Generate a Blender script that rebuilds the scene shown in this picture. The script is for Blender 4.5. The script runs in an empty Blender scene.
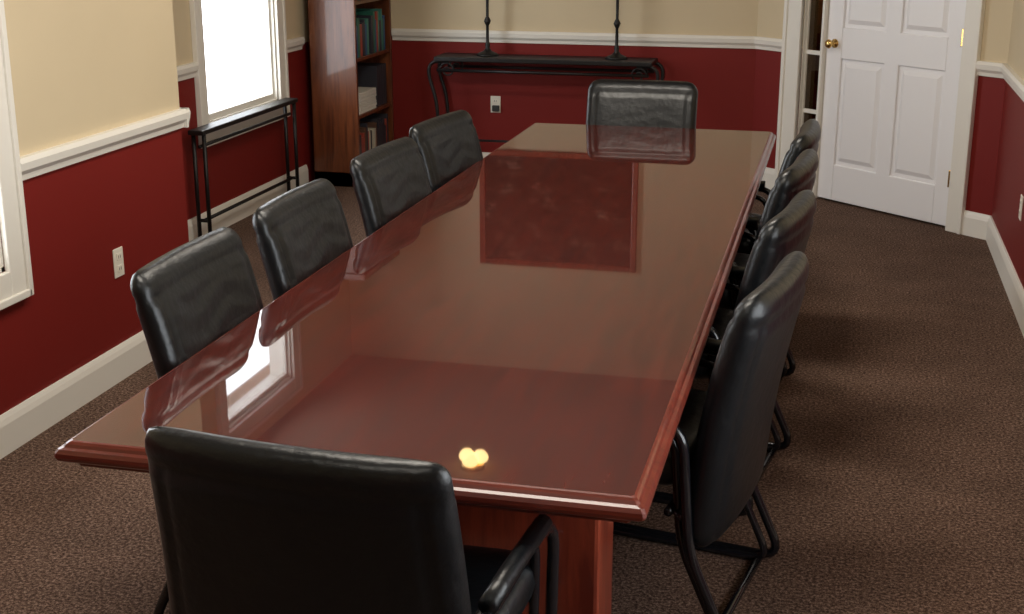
import bpy, math, random
from mathutils import Vector, Matrix
random.seed(4)
S=bpy.context.scene
COL=S.collection

# ------------------------------------------------ materials
def mat(name, col, rough=0.5, metal=0.0, coat=0.0, spec=0.5, bump=None, var=None, emit=None, ior=1.5):
    m=bpy.data.materials.new(name); m.use_nodes=True
    nt=m.node_tree; b=nt.nodes['Principled BSDF']
    b.inputs['Base Color'].default_value=(*col,1)
    b.inputs['Roughness'].default_value=rough
    b.inputs['Metallic'].default_value=metal
    b.inputs['Coat Weight'].default_value=coat
    b.inputs['Coat Roughness'].default_value=0.04
    b.inputs['Specular IOR Level'].default_value=spec
    b.inputs['IOR'].default_value=ior
    if emit:
        b.inputs['Emission Color'].default_value=(*emit[0],1); b.inputs['Emission Strength'].default_value=emit[1]
    tc=nt.nodes.new('ShaderNodeTexCoord')
    if var:
        n=nt.nodes.new('ShaderNodeTexNoise'); n.inputs['Scale'].default_value=var[1]; n.inputs['Detail'].default_value=4
        nt.links.new(tc.outputs['Object'],n.inputs['Vector'])
        r=nt.nodes.new('ShaderNodeValToRGB')
        r.color_ramp.elements[0].position=0.3; r.color_ramp.elements[1].position=0.7
        r.color_ramp.elements[0].color=(*var[0],1); r.color_ramp.elements[1].color=(*col,1)
        nt.links.new(n.outputs['Fac'],r.inputs['Fac']); nt.links.new(r.outputs['Color'],b.inputs['Base Color'])
    if bump:
        n=nt.nodes.new('ShaderNodeTexNoise'); n.inputs['Scale'].default_value=bump[0]; n.inputs['Detail'].default_value=5
        nt.links.new(tc.outputs['Object'],n.inputs['Vector'])
        bp=nt.nodes.new('ShaderNodeBump'); bp.inputs['Strength'].default_value=bump[1]; bp.inputs['Distance'].default_value=bump[2]
        nt.links.new(n.outputs['Fac'],bp.inputs['Height']); nt.links.new(bp.outputs['Normal'],b.inputs['Normal'])
    return m

def wall_mat():
    m=bpy.data.materials.new('two_tone_paint'); m.use_nodes=True
    nt=m.node_tree; b=nt.nodes['Principled BSDF']; b.inputs['Roughness'].default_value=0.6
    b.inputs['Specular IOR Level'].default_value=0.3
    g=nt.nodes.new('ShaderNodeNewGeometry'); s=nt.nodes.new('ShaderNodeSeparateXYZ')
    nt.links.new(g.outputs['Position'],s.inputs[0])
    c=nt.nodes.new('ShaderNodeMath'); c.operation='GREATER_THAN'; c.inputs[1].default_value=0.94
    nt.links.new(s.outputs['Z'],c.inputs[0])
    n=nt.nodes.new('ShaderNodeTexNoise'); n.inputs['Scale'].default_value=2.0
    nt.links.new(g.outputs['Position'],n.inputs['Vector'])
    mx=nt.nodes.new('ShaderNodeMix'); mx.data_type='RGBA'
    mx.inputs['A'].default_value=(0.185,0.011,0.008,1); mx.inputs['B'].default_value=(0.64,0.53,0.355,1)
    nt.links.new(c.outputs[0],mx.inputs['Factor'])
    hv=nt.nodes.new('ShaderNodeHueSaturation')
    mr=nt.nodes.new('ShaderNodeMapRange'); mr.inputs['To Min'].default_value=0.92; mr.inputs['To Max'].default_value=1.06
    nt.links.new(n.outputs['Fac'],mr.inputs['Value']); nt.links.new(mr.outputs[0],hv.inputs['Value'])
    nt.links.new(mx.outputs['Result'],hv.inputs['Color']); nt.links.new(hv.outputs[0],b.inputs['Base Color'])
    return m

def carpet_mat():
    m=bpy.data.materials.new('brown_carpet'); m.use_nodes=True
    nt=m.node_tree; b=nt.nodes['Principled BSDF']; b.inputs['Roughness'].default_value=0.95
    b.inputs['Specular IOR Level'].default_value=0.1
    tc=nt.nodes.new('ShaderNodeTexCoord')
    n=nt.nodes.new('ShaderNodeTexNoise'); n.inputs['Scale'].default_value=95; n.inputs['Detail'].default_value=3; n.inputs['Roughness'].default_value=0.9
    n2=nt.nodes.new('ShaderNodeTexNoise'); n2.inputs['Scale'].default_value=2.5; n2.inputs['Detail'].default_value=6; n2.inputs['Roughness'].default_value=0.7
    for k in (n,n2): nt.links.new(tc.outputs['Object'],k.inputs['Vector'])
    r=nt.nodes.new('ShaderNodeValToRGB'); e=r.color_ramp.elements
    e[0].position=0.38; e[0].color=(0.032,0.016,0.011,1); e[1].position=0.64; e[1].color=(0.29,0.20,0.155,1)
    k=e.new(0.5); k.color=(0.105,0.062,0.044,1)
    nt.links.new(n.outputs['Fac'],r.inputs['Fac'])
    hv=nt.nodes.new('ShaderNodeHueSaturation'); mr=nt.nodes.new('ShaderNodeMapRange')
    mr.inputs['From Min'].default_value=.3; mr.inputs['From Max'].default_value=.7
    mr.inputs['To Min'].default_value=0.78; mr.inputs['To Max'].default_value=1.22
    nt.links.new(n2.outputs['Fac'],mr.inputs['Value']); nt.links.new(mr.outputs[0],hv.inputs['Value'])
    nt.links.new(r.outputs[0],hv.inputs['Color']); nt.links.new(hv.outputs[0],b.inputs['Base Color'])
    bp=nt.nodes.new('ShaderNodeBump'); bp.inputs['Strength'].default_value=0.6; bp.inputs['Distance'].default_value=0.01
    nt.links.new(n.outputs['Fac'],bp.inputs['Height']); nt.links.new(bp.outputs[0],b.inputs['Normal'])
    return m

def wood_mat(name,c1,c2,rough,coat,axis='Y',scale=1.0,spec=0.5,cior=1.6,cr=.05):
    m=bpy.data.materials.new(name); m.use_nodes=True
    nt=m.node_tree; b=nt.nodes['Principled BSDF']; b.inputs['Roughness'].default_value=rough
    b.inputs['Specular IOR Level'].default_value=spec
    b.inputs['Coat Weight'].default_value=coat; b.inputs['Coat Roughness'].default_value=cr; b.inputs['Coat IOR'].default_value=cior
    tc=nt.nodes.new('ShaderNodeTexCoord'); mp=nt.nodes.new('ShaderNodeMapping')
    sc={'X':(1.2,14,14),'Y':(14,1.2,14),'Z':(14,14,1.2)}[axis]
    mp.inputs['Scale'].default_value=[v*scale for v in sc]
    nt.links.new(tc.outputs['Object'],mp.inputs['Vector'])
    n=nt.nodes.new('ShaderNodeTexNoise'); n.inputs['Scale'].default_value=2.2; n.inputs['Detail'].default_value=8; n.inputs['Roughness'].default_value=0.65; n.inputs['Distortion'].default_value=0.6
    nt.links.new(mp.outputs[0],n.inputs['Vector'])
    r=nt.nodes.new('ShaderNodeValToRGB'); e=r.color_ramp.elements
    e[0].position=0.35; e[0].color=(*c1,1); e[1].position=0.68; e[1].color=(*c2,1)
    nt.links.new(n.outputs['Fac'],r.inputs['Fac']); nt.links.new(r.outputs[0],b.inputs['Base Color'])
    return m

M_wall=wall_mat(); M_carpet=carpet_mat()
M_table=wood_mat('mahogany_veneer',(0.036,0.0034,0.0018),(0.082,0.0085,0.004),0.5,1.0,'Y',scale=1.5,spec=0.05,cior=1.56,cr=.022)
M_tedge=wood_mat('mahogany_edge',(0.08,0.011,0.006),(0.16,0.026,0.013),0.35,0.5,'X',spec=0.3,cr=.15)
M_tbase=wood_mat('mahogany_base',(0.12,0.016,0.008),(0.27,0.045,0.02),0.3,0.5,'Z')
M_frame=wood_mat('red_mahogany_frame',(0.16,0.025,0.012),(0.30,0.06,0.03),0.3,0.3,'Z')
M_bcase=wood_mat('cherry_wood',(0.08,0.020,0.007),(0.21,0.065,0.022),0.35,0.3,'Z')
M_white=mat('white_trim_paint',(0.82,0.79,0.72),0.4,bump=(8,0.05,0.002))
M_door=mat('white_door_paint',(0.90,0.89,0.90),0.4,bump=(8,0.05,0.002))
M_ceil=mat('ceiling_paint',(0.27,0.20,0.15),0.85,bump=(60,0.2,0.003))
M_leather=mat('black_leather',(0.004,0.0055,0.007),0.36,spec=0.45,bump=(30,0.45,0.006),var=((0.002,0.003,0.004),6))
M_tube=mat('black_enamel_tube',(0.008,0.008,0.010),0.2,coat=0.3)
M_iron=mat('wrought_iron',(0.008,0.007,0.007),0.45,metal=0.2,bump=(60,0.3,0.002))
M_brass=mat('brass',(0.75,0.5,0.18),0.25,metal=1.0)
M_plate=mat('ivory_plastic',(0.82,0.78,0.68),0.35)
M_slot=mat('dark_slot',(0.03,0.03,0.03),0.6)
M_bulb=mat('warm_bulb',(1,0.8,0.5),0.4,emit=((1,0.66,0.27),9))
M_diff=mat('fill_diffuser',(1,1,1),0.4,emit=((1,0.95,0.86),1.0))
M_paper=mat('paper',(0.75,0.72,0.65),0.7)

def glass_mat(name,tint,refl=0.08):
    m=bpy.data.materials.new(name); m.use_nodes=True
    nt=m.node_tree; nt.nodes.remove(nt.nodes['Principled BSDF'])
    o=nt.nodes['Material Output']; t=nt.nodes.new('ShaderNodeBsdfTransparent'); t.inputs[0].default_value=(*tint,1)
    g=nt.nodes.new('ShaderNodeBsdfGlossy'); g.inputs['Roughness'].default_value=0.02
    x=nt.nodes.new('ShaderNodeMixShader'); x.inputs[0].default_value=refl
    nt.links.new(t.outputs[0],x.inputs[1]); nt.links.new(g.outputs[0],x.inputs[2]); nt.links.new(x.outputs[0],o.inputs['Surface'])
    return m
M_glass=glass_mat('window_glass',(1,1,1),0.05)
M_glass2=glass_mat('sidelight_glass',(0.45,0.38,0.28),0.10)

# ------------------------------------------------ mesh helpers
def mk(name,verts,faces,m,parent=None,smooth=False,bevel=0,seg=2):
    me=bpy.data.meshes.new(name); me.from_pydata([tuple(v) for v in verts],[],faces); me.update()
    if m: me.materials.append(m)
    if smooth:
        for p in me.polygons: p.use_smooth=True
    o=bpy.data.objects.new(name,me); COL.objects.link(o)
    if parent: o.parent=parent
    if bevel:
        b=o.modifiers.new('b','BEVEL'); b.width=bevel; b.segments=seg; b.limit_method='ANGLE'
    return o
def boxvf(b,off=0):
    x0,x1,y0,y1,z0,z1=b
    v=[(x0,y0,z0),(x1,y0,z0),(x1,y1,z0),(x0,y1,z0),(x0,y0,z1),(x1,y0,z1),(x1,y1,z1),(x0,y1,z1)]
    f=[(0,3,2,1),(4,5,6,7),(0,1,5,4),(1,2,6,5),(2,3,7,6),(3,0,4,7)]
    return v,[tuple(i+off for i in q) for q in f]
def boxes(name,bl,m,parent=None,bevel=0):
    V=[];F=[]
    for b in bl:
        v,f=boxvf(b,len(V)); V+=v; F+=f
    return mk(name,V,F,m,parent,bevel=bevel)
def box(name,x0,x1,y0,y1,z0,z1,m,parent=None,bevel=0):
    return boxes(name,[(x0,x1,y0,y1,z0,z1)],m,parent,bevel)
def empty(name,loc=(0,0,0),rz=0):
    e=bpy.data.objects.new(name,None); COL.objects.link(e); e.location=loc; e.rotation_euler=(0,0,rz); e.empty_display_size=0.1
    return e
def fillet(pts,r,closed=False,n=6):
    P=[Vector(p) for p in pts]; out=[]; N=len(P)
    for i in range(N):
        if not closed and i in(0,N-1): out.append(P[i]); continue
        a,b,c=P[(i-1)%N],P[i],P[(i+1)%N]
        da,dc=(a-b),(c-b); ra=min(r,da.length*0.49); rc=min(r,dc.length*0.49)
        p0=b+da.normalized()*ra; p2=b+dc.normalized()*rc
        for k in range(n+1):
            t=k/n; out.append(p0*(1-t)**2+b*2*t*(1-t)+p2*t*t)
    return out
def sweepvf(pts,r,closed=False,sides=10,off=0,rf=None):
    P=[Vector(p) for p in pts]; N=len(P); V=[];F=[]; nrm=None
    for i in range(N):
        if closed: t=(P[(i+1)%N]-P[(i-1)%N])
        else: t=P[min(i+1,N-1)]-P[max(i-1,0)]
        t.normalize()
        if nrm is None:
            nrm=t.orthogonal().normalized()
        nrm=(nrm-t*nrm.dot(t)).normalized(); bn=t.cross(nrm)
        rr=rf(i/(N-1)) if rf else r
        for k in range(sides):
            a=2*math.pi*k/sides; V.append(P[i]+nrm*math.cos(a)*rr+bn*math.sin(a)*rr)
    M=N if closed else N-1
    for i in range(M):
        j=(i+1)%N
        for k in range(sides):
            l=(k+1)%sides
            F.append((off+i*sides+k,off+i*sides+l,off+j*sides+l,off+j*sides+k))
    if not closed:
        F.append(tuple(off+k for k in range(sides))[::-1]); F.append(tuple(off+(N-1)*sides+k for k in range(sides)))
    return V,F
def tubes(name,paths,m,parent=None):
    V=[];F=[]
    for pts,r,cl,fr in paths:
        p=fillet(pts,fr,cl) if fr else pts
        v,f=sweepvf(p,r,cl,10,len(V)); V+=v;F+=f
    return mk(name,V,F,m,parent,smooth=True)
def lathe(name,prof,c,m,parent=None,n=24):
    V=[];F=[]
    for r,z in prof:
        for k in range(n):
            a=2*math.pi*k/n; V.append((c[0]+r*math.cos(a),c[1]+r*math.sin(a),c[2]+z))
    for i in range(len(prof)-1):
        for k in range(n):
            l=(k+1)%n; F.append((i*n+k,i*n+l,(i+1)*n+l,(i+1)*n+k))
    F.append(tuple(range(n))[::-1]); F.append(tuple((len(prof)-1)*n+k for k in range(n)))
    return mk(name,V,F,m,parent,smooth=True)
def trim(name,p0,p1,nrm,prof,m,parent=None):
    n=Vector((nrm[0],nrm[1],0)).normalized(); V=[]
    for p in (p0,p1):
        for o,z in prof: V.append(Vector((p[0],p[1],0))+n*o+Vector((0,0,z)))
    k=len(prof); F=[tuple(range(k)),tuple(range(2*k-1,k-1,-1))]
    for i in range(k):
        j=(i+1)%k; F.append((i,k+i,k+j,j))
    return mk(name,V,F,m,parent)
RAIL=[(0,.905),(.012,.905),(.016,.925),(.030,.942),(.034,.968),(.026,.985),(0,.985)]
BASE=[(0,0),(.018,0),(.018,.105),(.013,.125),(.007,.14),(0,.14)]

# ------------------------------------------------ room shell
CZ=2.95
XL,XR,XN,YB,YF,YJ=-2.72,0.86,-3.47,9.12,-1.6,5.22
box('floor',-4.0,2.6,-1.9,11.2,-0.1,0,M_carpet)
box('ceiling',-4.0,2.6,-1.9,11.2,CZ,CZ+.1,M_ceil)
W1=(2.90,3.89,0.62,2.45); W2=(6.96,7.98,0.62,2.74); W3=(1.4,3.3,0.62,2.4)
def wall_hole_x(name,x0,x1,y0,y1,w):
    boxes(name,[(x0,x1,y0,w[0],0,CZ),(x0,x1,w[1],y1,0,CZ),(x0,x1,w[0],w[1],0,w[2]),(x0,x1,w[0],w[1],w[3],CZ)],M_wall)
wall_hole_x('wall_left',XL-.15,XL,YF,YJ,W1)
box('wall_return',XN-.15,XL-.15,YJ-.15,YJ,0,CZ,M_wall)
wall_hole_x('wall_alcove',XN-.15,XN,YJ,YB,W2)
box('wall_back',XN-.15,-0.42,YB,YB+.15,0,CZ,M_wall)
wall_hole_x('wall_right',XR,XR+.15,YF,8.02,W3)
box('wall_front',XL-.15,XR+.15,YF-.15,YF,0,CZ,M_wall)
A=Vector((XR,7.83)); B=Vector((-0.57,YB)); DL=(B-A).length; u=(B-A).normalized(); RZ=math.atan2(u.y,u.x)
dn=(-u.y,u.x)
def D(t): 
    p=A+u*t; return (p.x,p.y)
T0,T1,TM,TS=0.29,1.345,1.365,1.515
DH=2.08
w=boxes('wall_diagonal',[(0,T0,-.12,0,0,CZ),(TS,DL,-.12,0,0,CZ),(T0,TS,-.12,0,DH,CZ)],M_wall)
w.location=(A.x,A.y,0); w.rotation_euler=(0,0,RZ)
w=boxes('wall_hallway',[(-.25,2.3,-1.5,-1.4,0,CZ),(-.25,-.15,-1.4,-.13,0,CZ),(2.2,2.3,-1.4,-.30,0,CZ)],M_wall)
w.location=(A.x,A.y,0); w.rotation_euler=(0,0,RZ)

# trims
trim('trim_left',(XL,4.0),(XL,YJ+.03),(1,0),RAIL,M_white)
trim('trim_left',(XL,YF),(XL,2.79),(1,0),RAIL,M_white)
trim('trim_alcove',(XN,YJ+.03),(XN,6.85),(1,0),RAIL,M_white)
trim('trim_alcove',(XN,8.09),(XN,8.38),(1,0),RAIL,M_white)
trim('trim_return',(XN,YJ),(XL+.03,YJ),(0,1),RAIL,M_white)
trim('trim_back',(-3.08,YB),(B.x,YB),(0,-1),RAIL,M_white)
trim('trim_diagonal',D(1.66),D(DL),dn,RAIL,M_white)
trim('trim_diagonal',D(0),D(.18),dn,RAIL,M_white)
trim('trim_right',(XR,3.41),(XR,A.y),(-1,0),RAIL,M_white)
trim('trim_right',(XR,YF),(XR,1.29),(-1,0),RAIL,M_white)
trim('baseboard_left',(XL,YF),(XL,YJ+.018),(1,0),BASE,M_white)
trim('baseboard_return',(XN,YJ),(XL+.018,YJ),(0,1),BASE,M_white)
trim('baseboard_alcove',(XN,YJ+.02),(XN,8.38),(1,0),BASE,M_white)
trim('baseboard_back',(-3.08,YB),(B.x,YB),(0,-1),BASE,M_white)
trim('baseboard_diagonal',D(1.66),D(DL),dn,BASE,M_white)
trim('baseboard_diagonal',D(0),D(.18),dn,BASE,M_white)
trim('baseboard_right',(XR,YF),(XR,A.y),(-1,0),BASE,M_white)

# windows
def window(name,xw,w,rz=0):
    y0,y1,z0,z1=w; e=empty(name,(xw,(y0+y1)/2,0),rz); h=(y1-y0)/2; c=.10
    boxes('casing',[(0,.022,-h-c,-h,z0-c,z1+c),(0,.022,h,h+c,z0-c,z1+c),(0,.022,-h,h,z1,z1+c),(0,.022,-h,h,z0-c,z0)],M_white,e,.004)
    boxes('casing_backband',[(0,.032,-h-c-.012,-h-c+.015,z0-c-.012,z1+c+.012),(0,.032,h+c-.015,h+c+.012,z0-c-.012,z1+c+.012),
        (0,.032,-h-c,h+c,z1+c-.015,z1+c+.012),(0,.032,-h-c,h+c,z0-c-.012,z0-c+.015)],M_white,e,.004)
    boxes('jamb',[(-.15,0,-h,-h+.015,z0,z1),(-.15,0,h-.015,h,z0,z1),(-.15,0,-h,h,z1-.015,z1),(-.15,0.0,-h,h,z0,z0+.015)],M_white,e)
    boxes('sash',[(-.05,-.02,-h+.015,-h+.035,z0+.015,z1-.015),(-.05,-.02,h-.035,h-.015,z0+.015,z1-.015),
        (-.05,-.02,-h+.035,h-.035,z0+.015,z0+.05),(-.05,-.02,-h+.035,h-.035,z1-.045,z1-.015),(-.05,-.02,-h+.035,h-.035,(z0+z1)/2-.015,(z0+z1)/2+.015)],M_white,e,.003)
    box('glass_pane',-.037,-.033,-h+.03,h-.03,z0+.03,z1-.03,M_glass,e)
window('window_1',XL,W1); window('window_2',XN,W2); window('fill_window_3',XR,W3,math.pi)  # third window is unseen, added so daylight gives the right-hand chairs sheen
for (x,wd,sg) in ((XL-.16,W1,-1),(XN-.16,W2,-1),(XR+.16,W3,1)):
    L=bpy.data.lights.new('daylight_portal','AREA'); L.shape='RECTANGLE'; L.size=wd[3]-wd[2]; L.size_y=wd[1]-wd[0]
    L.cycles.is_portal=True
    o=bpy.data.objects.new('daylight_portal',L); COL.objects.link(o); o.location=(x,(wd[0]+wd[1])/2,(wd[2]+wd[3])/2)
    o.rotation_euler=(0,sg*math.pi/2,0)

# door
e=empty('door_frame',(A.x,A.y,0),RZ)
boxes('casing',[(.18,T0,0,.022,0,DH+.11),(TS,1.66,0,.022,0,DH+.11),(T0,TS,0,.022,DH,DH+.11)],M_white,e,.005)
boxes('casing_bead',[(.175,.20,0,.034,0,DH+.115),(1.635,1.665,0,.034,0,DH+.115),(TS,TS+.02,0,.03,0,DH)],M_white,e,.005)
boxes('jamb',[(T0,T0+.012,-.12,0,0,DH),(TS-.008,TS,-.12,0,0,DH),(T1,TM,-.12,0.0,0,DH),(T0,TS,-.12,0,DH-.012,DH)],M_white,e,.002)
sl=[(TM,TM+.008,-.05,-.02,0,DH-.012),(TS-.018,TS-.008,-.05,-.02,0,DH-.012),(TM,TS-.008,-.05,-.02,0,.20)]
for z in (.55,.92,1.29,1.66,1.98): sl.append((TM+.008,TS-.018,-.048,-.022,z-.013,z+.013))
boxes('sidelight_muntins',sl,M_white,e,.002)
box('sidelight_glass',TM+.004,TS-.010,-.037,-.033,.2,DH-.02,M_glass2,e)
e=empty('door_1',(A.x,A.y,0),RZ)
a,b=T0+.014,T1-.003
box('slab',a,b,-.075,-.045,.012,DH-.015,M_door,e)
sw=.125; mid=(a+b)/2
rails=[(.012,.24),(.90,1.09),(1.63,1.73),(DH-.14,DH-.015)]
fr=[(a,a+sw,-.045,-.03,.012,DH-.015),(b-sw,b,-.045,-.03,.012,DH-.015),(mid-.055,mid+.055,-.045,-.0301,.012,DH-.015)]
for z0,z1 in rails: fr.append((a+sw,b-sw,-.045,-.0302,z0,z1))
boxes('stiles_and_rails',fr,M_door,e,.006)
V=[];F=[]
for (x0,x1) in ((a+sw,mid-.055),(mid+.055,b-sw)):
    for z0,z1 in ((.24,.90),(1.09,1.63),(1.73,DH-.14)):
        o=len(V); i0,i1=.022,.05
        for ins,n in ((i0,-.0455),(i1,-.032)):
            V+=[(x0+ins,n,z0+ins),(x1-ins,n,z0+ins),(x1-ins,n,z1-ins),(x0+ins,n,z1-ins)]
        F.append((o+4,o+5,o+6,o+7))
        for k in range(4): F.append((o+k,o+(k+1)%4,o+4+(k+1)%4,o+4+k))
mk('raised_panels',V,F,M_door,e)
kn=lathe('knob',[(.028,0),(.028,.006),(.011,.010),(.011,.035),(.022,.042),(.028,.055),(.022,.068),(.006,.072)],(0,0,0),M_brass,e)
kn.location=(b-.07,-.03,.99); kn.rotation_euler=(-math.pi/2,0,0)
boxes('hinges',[(a-.014,a+.010,-.032,.006,z,z+.10) for z in (.25,1.05,1.8)],M_brass,e,.003)

# outlets
def outlet(loc,rz,sw=False):
    e=empty('wall_outlet' if not sw else 'light_switch',loc,rz)
    box('plate',-.036,.036,-.006,0,-.058,.058,M_plate,e,.003)
    for z in (-.024,.024):
        box('receptacle',-.017,.017,-.009,-.005,z-.014,z+.014,M_plate,e,.002)
        boxes('slots',[(-.008,-.005,-.0095,-.008,z-.006,z+.006),(.005,.008,-.0095,-.008,z-.006,z+.006)],M_slot,e)
outlet((XL,4.62,.465),math.pi/2); outlet((-2.34,YB,.48),0); outlet((XR,6.64,.44),-math.pi/2)
box('charger',-.02,.03,-.03,-.009,-.045,-.005,M_slot,bpy.data.objects['wall_outlet.001'],.004)

# ------------------------------------------------ conference table
X0,X1,Y0,Y1=-1.53,-.30,2.28,6.70
e=empty('conference_table',((X0+X1)/2,(Y0+Y1)/2,0)); cx,cy=(X0+X1)/2,(Y0+Y1)/2
def outline(i,ch=.006):
    x0,x1,y0,y1=X0+i-cx,X1-i-cx,Y0+i-cy,Y1-i-cy; c=ch
    return [(x0+c,y0),(x1-c,y0),(x1,y0+c),(x1,y1-c),(x1-c,y1),(x0+c,y1),(x0,y1-c),(x0,y0+c)]
lay=[(.12,.690),(.035,.690),(.030,.703),(.012,.706),(.003,.712),(0,.719),(.001,.727),(.006,.735),(.014,.738),(.018,.744),(.023,.7485),(.028,.75)]
V=[];F=[]
for i,z in lay: V+=[(x,y,z) for x,y in outline(i)]
for k in range(len(lay)-1):
    for j in range(8): F.append((k*8+j,k*8+(j+1)%8,(k+1)*8+(j+1)%8,(k+1)*8+j))
F.append(tuple(range(8))[::-1]); F.append(tuple((len(lay)-1)*8+j for j in range(8)))
o=mk('table_top',V,F,M_table,e); o.data.materials.append(M_tedge)
for p in o.data.polygons[:-1]: p.material_index=1
boxes('apron',[(-.50,.50,-2.06,2.06,.64,.692)],M_tbase,e,.004)
for n,y in (('pedestal_near',-1.87),('pedestal_far',1.70)):
    boxes(n,[(-.47,.47,y,y+.20,.06,.64)],M_tbase,e,.01)
    boxes(n+'_plinth',[(-.485,.485,y-.015,y+.215,0,.07)],M_tbase,e,.01)
box('spine',-.07,.07,-1.68,1.71,.0,.64,M_tbase,e,.004)

# ------------------------------------------------ chairs
import bmesh
def cushion_mesh(name,W,H,T,r,prof,nu=40,nv=44,groove=True,gath=.002,taper=0):
    V=[];F=[]
    def side(sg):
        o=len(V)
        for j in range(nv+1):
            v=-math.cos(math.pi*j/nv)
            v=0.5*v+0.5*(-1+2*j/nv)
            hh=abs(v)*H/2; ins=0
            if hh>H/2-r:
                q=(hh-(H/2-r))/r; ins=r*(1-math.sqrt(max(0,1-q*q)))
            for i in range(nu+1):
                uu=-1+2*i/nu; uu=0.5*uu+0.5*math.sin(uu*math.pi/2)
                x=uu*(W/2-ins)*(1+taper*(1-v)/2); s=v*H/2
                tx=(1-abs(uu)**9)**.5 if abs(uu)<1 else 0
                tv=(1-abs(v)**9)**.5 if abs(v)<1 else 0
                t=T/2*tx*tv
                t*=1+.14*(1-uu*uu)*(1-v*v)
                if groove:
                    g=math.exp(-((v-.80)/.03)**2)*.010+math.exp(-((abs(uu)-.84)/.025)**2)*.007*(1 if v<.80 else 0)
                    if sg>0:
                        g+=gath*(1+math.sin(v*30+2*math.sin(uu*5)))*max(0,1-uu*uu*1.4)*(v<.72)
                    t=max(t-g*tx*tv,0)
                y,z=prof(s,t*sg,x); V.append((x,y,z))
        return o
    a=side(1); b=side(-1); n=nu+1
    for j in range(nv):
        for i in range(nu):
            q=(j*n+i,j*n+i+1,(j+1)*n+i+1,(j+1)*n+i)
            F.append(tuple(a+k for k in q)[::-1]); F.append(tuple(b+k for k in q))
    me=bpy.data.meshes.new(name); me.from_pydata(V,[],F)
    bm=bmesh.new(); bm.from_mesh(me); bmesh.ops.remove_doubles(bm,verts=bm.verts,dist=.0004); bmesh.ops.recalc_face_normals(bm,faces=bm.faces)
    bm.to_mesh(me); bm.free()
    for p in me.polygons: p.use_smooth=True
    me.materials.append(M_leather); return me
def mkback(k,zc,y75=-.296):
    def pback(s,d,x):
        z=zc+s; nl=math.hypot(1,k)
        y=y75-k*(z-.75)-.02*((z-.66)/.3)**2+.25*x*x
        return (y+d/nl, z+d*k/nl)
    return pback
def pseat(s,d,x):
    y=.035+s; z=.445+d+.02*math.sin(max(0,y)*4)-.06*max(0,y-.2)
    return (y,z+.25*x*x)
me_backA=cushion_mesh('chair_back_upright',.56,.66,.085,.042,mkback(.20,.632),gath=.003)
me_backN=cushion_mesh('chair_back_wide',.56,.66,.085,.034,mkback(.13,.632,-.307),taper=.10)
me_backF=cushion_mesh('chair_back_plain',.56,.66,.095,.06,mkback(.20,.632),gath=0.0008)
me_backB=cushion_mesh('chair_back_reclined',.56,.67,.10,.055,mkback(.19,.60,-.330))
me_seat=cushion_mesh('chair_seat',.52,.50,.115,.07,pseat,groove=False)
def loop(x,i=0):
    return [(x,.20-i,.013+i*0.0),(x,-.36+i,.013),(x,-.24+i,.27),(x,-.215+i,.60-i),(x,.10,.625-i),(x,.245-i,.60-i),(x,.215-i,.2),(x,.25-i,.013)]
t_paths=[]
for sgn in (-1,1):
    t_paths.append((loop(sgn*.285),.013,True,.07))
    t_paths.append((loop(sgn*.255,.03),.011,True,.06))
t_paths+= [([(-.285,-.30,.013),(.285,-.30,.013)],.012,False,0),([(-.27,.10,.36),(.27,.10,.36)],.012,False,0),([(-.27,-.18,.36),(.27,-.18,.36)],.012,False,0),
           ([(-.285,.17,.013),(.285,.17,.013)],.012,False,0)]
for sgn in(-1,1):
    t_paths+=[([(sgn*.24,.10,.36),(sgn*.285,.215,.36)],.011,False,0),([(sgn*.24,-.18,.36),(sgn*.285,-.225,.36)],.011,False,0)]
tmp=tubes('tmpf',t_paths,M_tube); me_frame=tmp.data; bpy.data.objects.remove(tmp)
Vp=[];Fp=[]
for sgn in (-1,1):
    pts=fillet([(sgn*.285,-.17,.622),(sgn*.285,-.05,.630),(sgn*.285,.17,.630)],.05)
    v,f=sweepvf(pts,.019,False,10,len(Vp)); Vp+=v;Fp+=f
tmp=mk('tmpp',Vp,Fp,M_leather,smooth=True); me_pad=tmp.data; bpy.data.objects.remove(tmp)
def chair(x,y,rz,bk=None):
    e=empty('office_armchair',(x,y,0),rz)
    for n,me in (('back_cushion',bk or me_backA),('seat_cushion',me_seat),('tubular_frame',me_frame),('arm_pads',me_pad)):
        o=bpy.data.objects.new(n,me); COL.objects.link(o); o.parent=e
R=math.radians
chair(-.818,2.255,R(-4.5),me_backN)
chair(-.98,6.48,R(180),me_backF)
for x,y,a_ in ((-1.285,3.09,-90),(-1.285,3.80,-91),(-1.285,4.63,-94),(-1.29,5.34,-98)): chair(x,y,R(a_))
for x,y,a_ in ((-.482,3.38,80),(-.482,4.20,81),(-.49,4.97,83),(-.49,5.70,87)): chair(x,y,R(a_),me_backB)

# ------------------------------------------------ bookcase
e=empty('bookcase',(-3.25,8.75,0)); hx,hy=.162,.365
boxes('carcass',[(-hx,hx,-hy,-hy+.025,0,2.1),(-hx,hx,hy-.025,hy,0,2.1),(-hx,-hx+.01,-hy,hy,0,2.1),(-hx-.0,hx+.02,-hy-.02,hy,2.1,2.14),(-hx,hx-.01,-hy,hy,0,.10)],M_bcase,e,.003)
sh=[.10,.46,.835,1.20,1.57,1.9]
boxes('shelves',[(-hx+.01,hx-.008,-hy+.025,hy-.025,z-.01,z+.012) for z in sh],M_bcase,e,.002)
cols=[(0.02,0.12,0.08),(0.02,0.08,0.2),(0.3,0.05,0.03),(0.05,0.2,0.16),(0.5,0.45,0.35),(0.03,0.03,0.04),(0.1,0.05,0.03)]
bm_=[mat('book_cover_%d'%i,c,.5) for i,c in enumerate(cols)]
be=empty('shelf_books',(-3.25,8.75,0))
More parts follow.
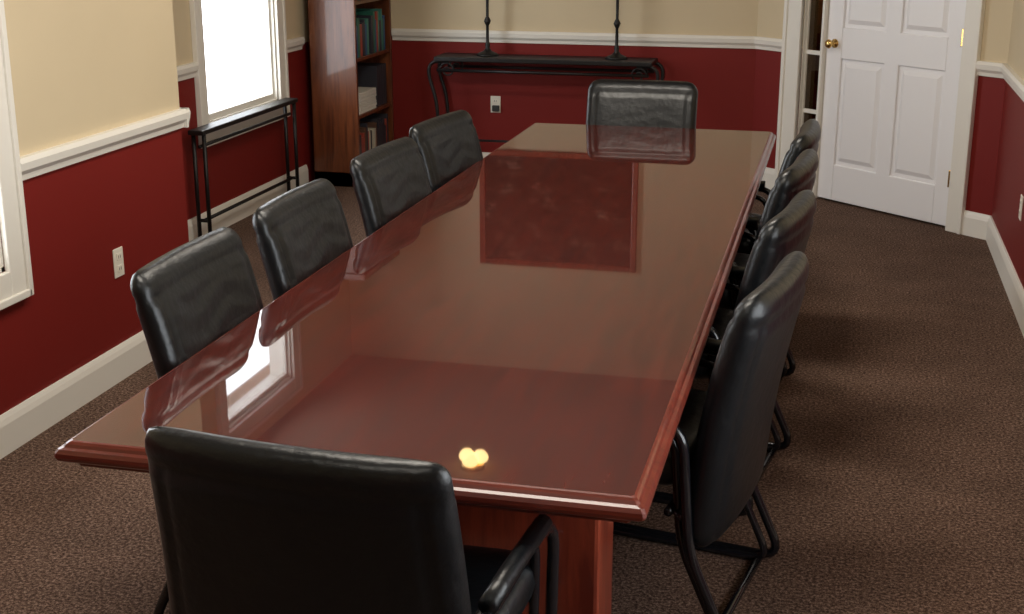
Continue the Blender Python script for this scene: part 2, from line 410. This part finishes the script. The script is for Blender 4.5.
for si,z in enumerate(sh[:-1]):
    y=-hy+.03; grp={}
    while y<hy-.09:
        t=random.uniform(.02,.045); h=random.uniform(.2,.29); d=random.uniform(.18,.24)
        if si==1: break
        i=random.choice([0,1,3,5,0,5,2] if si==2 or si==3 else [5,6,2,4,5])
        grp.setdefault(i,[]).append((hx-.02-d,hx-.02,y,y+t-.002,z+.012,z+.012+h)); y+=t
        if random.random()<.08: y+=.05
    for i,bl in grp.items(): boxes('books_%d_%d'%(si,i),bl,bm_[i],be,.002)
pl=[]
z=.473
for k in range(8):
    t=random.uniform(.010,.022); pl.append((hx-.26+random.uniform(0,.02),hx-.02,-.28+random.uniform(0,.03),.05+random.uniform(0,.03),z,z+t-.002)); z+=t
boxes('paper_stack',pl,M_paper,be,.002)
boxes('binders',[(hx-.25,hx-.03,.12+k*.05,.165+k*.05,.473,.75) for k in range(4)],bm_[5],be,.002)

# ------------------------------------------------ back iron console + candlesticks
e=empty('iron_console_table',(-1.955,8.96,0)); hx,hy=.74,.145
box('top',-hx,hx,-hy,hy,.800,.83,M_iron,e,.005)
P=[([(-hx+.02,s*hy*.9,.74),(hx-.02,s*hy*.9,.74)],.010,False,0) for s in(-1,1)]
for sx in(-1,1):
    for sy in(-1,1):
        y=sy*hy*.85
        P.append(([(sx*(hx-.10),y,.80),(sx*(hx+.02),y,.80),(sx*(hx+.05),y,.72),(sx*(hx-.01),y,.55),(sx*(hx-.03),y,.25),(sx*(hx+.03),y,.012)],.012,False,.09))
        sc=[]
        for k in range(26):
            a=k/25*math.pi*3.2; r=.055*(1-k/30)
            sc.append((sx*(hx-.09)+sx*r*math.cos(a),y,.74+r*math.sin(a)))
        P.append((sc,.006,False,0))
    P.append(([(sx*(hx-.03),-hy*.85,.25),(sx*(hx-.03),hy*.85,.25)],.008,False,0))
P.append(([(-hx+.03,0,.25),(hx-.03,0,.25)],.008,False,0))
tubes('scrolled_legs',P,M_iron,e)
for x in (-2.36,-1.475):
    e=empty('iron_candlestick',(x,8.98,.83))
    lathe('base_and_stem',[(.075,0),(.078,.008),(.06,.018),(.03,.03),(.014,.05),(.018,.07),(.011,.09),(.010,.20),(.018,.215),(.024,.23),(.018,.245),(.010,.26),(.010,.42),(.02,.435),(.055,.45),(.058,.46),(.03,.462)],(0,0,0),M_iron,e)
    lathe('candle',[(.026,.462),(.027,.47),(.027,.50),(.022,.505)],(0,0,0),M_paper,e)

# framed picture on back wall
def pic_mat():
    m=mat('dark_landscape_print',(0.03,0.02,0.018),.6,spec=.15); nt=m.node_tree; b=nt.nodes['Principled BSDF']
    tc=nt.nodes.new('ShaderNodeTexCoord'); mp=nt.nodes.new('ShaderNodeMapping'); mp.inputs['Scale'].default_value=(1,1,2.2)
    n=nt.nodes.new('ShaderNodeTexNoise'); n.inputs['Scale'].default_value=5; n.inputs['Detail'].default_value=7; n.inputs['Roughness'].default_value=.65
    nt.links.new(tc.outputs['Object'],mp.inputs[0]); nt.links.new(mp.outputs[0],n.inputs['Vector'])
    r=nt.nodes.new('ShaderNodeValToRGB'); e=r.color_ramp.elements
    e[0].position=.42; e[0].color=(.004,.005,.005,1); e[1].position=.74; e[1].color=(.20,.16,.12,1)
    k=e.new(.56); k.color=(.022,.018,.015,1)
    nt.links.new(n.outputs['Fac'],r.inputs[0]); nt.links.new(r.outputs[0],b.inputs['Base Color']); return m
e=empty('framed_picture',(-1.89,YB,1.75))
o=box('print',-.53,.53,-.016,-.002,-.38,.38,pic_mat(),e)
boxes('frame',[(-.565,-.525,-.03,0,-.415,.415),(.525,.565,-.03,0,-.415,.415),(-.525,.525,-.03,0,-.415,-.375),(-.525,.525,-.03,0,.375,.415)],M_frame,e,.006)

# ------------------------------------------------ alcove iron rack (narrow)
e=empty('iron_sofa_table',(-3.375,7.30,0)); hx,hy=.045,.67
boxes('top',[(-hx,hx,-hy,hy,.618,.645)],M_iron,e,.006)
P=[]
for s in(-1,1):
    for q in(-1,1):
        P.append(([(s*(hx-.014),q*(hy-.04),.62),(s*(hx-.014),q*(hy-.04),.0)],.012,False,0))
    P.append(([(-hx+.014,s*(hy-.04),.14),(hx-.014,s*(hy-.04),.14)],.010,False,0))
P.append(([(0,-hy+.04,.55),(0,hy-.04,.55)],.009,False,0))
P.append(([(0,-hy+.04,.14),(0,hy-.04,.14)],.010,False,0))
tubes('legs_and_stretchers',P,M_iron,e)

# ------------------------------------------------ ceiling lamp and added fill lights
e=empty('ceiling_lamp',(-2.02,7.28,CZ))
lathe('canopy',[(.07,-.03),(.075,-.02),(.075,0)],(0,0,0),M_brass,e)
for k in range(3):
    a=k*2*math.pi/3+.5; c=(.048*math.cos(a),.048*math.sin(a),-.060)
    lathe('globe_%d'%k,[(.004,-.046),(.027,-.040),(.046,-.018),(.050,.0),(.044,.018),(.027,.030),(.012,.032)],c,M_bulb,e,16)
for i,(x,y,en) in enumerate(((-1.0,.6,12),(-1.0,3.0,42),(-1.0,5.4,46))):  # unseen overhead panels, added as fill light for the room
    e=empty('ceiling_fill_panel',(x,y,CZ))
    boxes('housing',[(-.62,-.60,-.32,.32,-.04,0),(.60,.62,-.32,.32,-.04,0),(-.60,.60,-.32,-.30,-.04,0),(-.60,.60,.30,.32,-.04,0)],M_white,e)
    box('diffuser',-.60,.60,-.30,.30,-.03,-.02,M_diff,e)
    L=bpy.data.lights.new('panel_fill_light','AREA'); L.shape='RECTANGLE'; L.size=1.15; L.size_y=.55; L.energy=en; L.color=(1,.92,.80)
    o=bpy.data.objects.new('panel_fill_light',L); COL.objects.link(o); o.parent=e; o.location=(0,0,-.045)
L=bpy.data.lights.new('hallway_fill','POINT'); L.energy=5; L.color=(1,.85,.6); L.shadow_soft_size=.1  # unseen point fill, added so the closed hallway isn't black
o=bpy.data.objects.new('hallway_fill',L); COL.objects.link(o); p=A+u*1.0-Vector(dn)*.8; o.location=(p.x,p.y,2.5)

# world
W=bpy.data.worlds.new('daylight'); S.world=W; W.use_nodes=True
W.node_tree.nodes['Background'].inputs[0].default_value=(.92,.96,1,1); W.node_tree.nodes['Background'].inputs[1].default_value=7.0

# camera
c=bpy.data.cameras.new('camera'); co=bpy.data.objects.new('camera',c); COL.objects.link(co)
c.sensor_width=36; c.lens=1350/1024*36; co.location=(0,0,1.81)
co.rotation_euler=(R(90-16.58),0,R(13.7)); S.camera=co
S.view_settings.view_transform='Standard'
S.view_settings.exposure=0
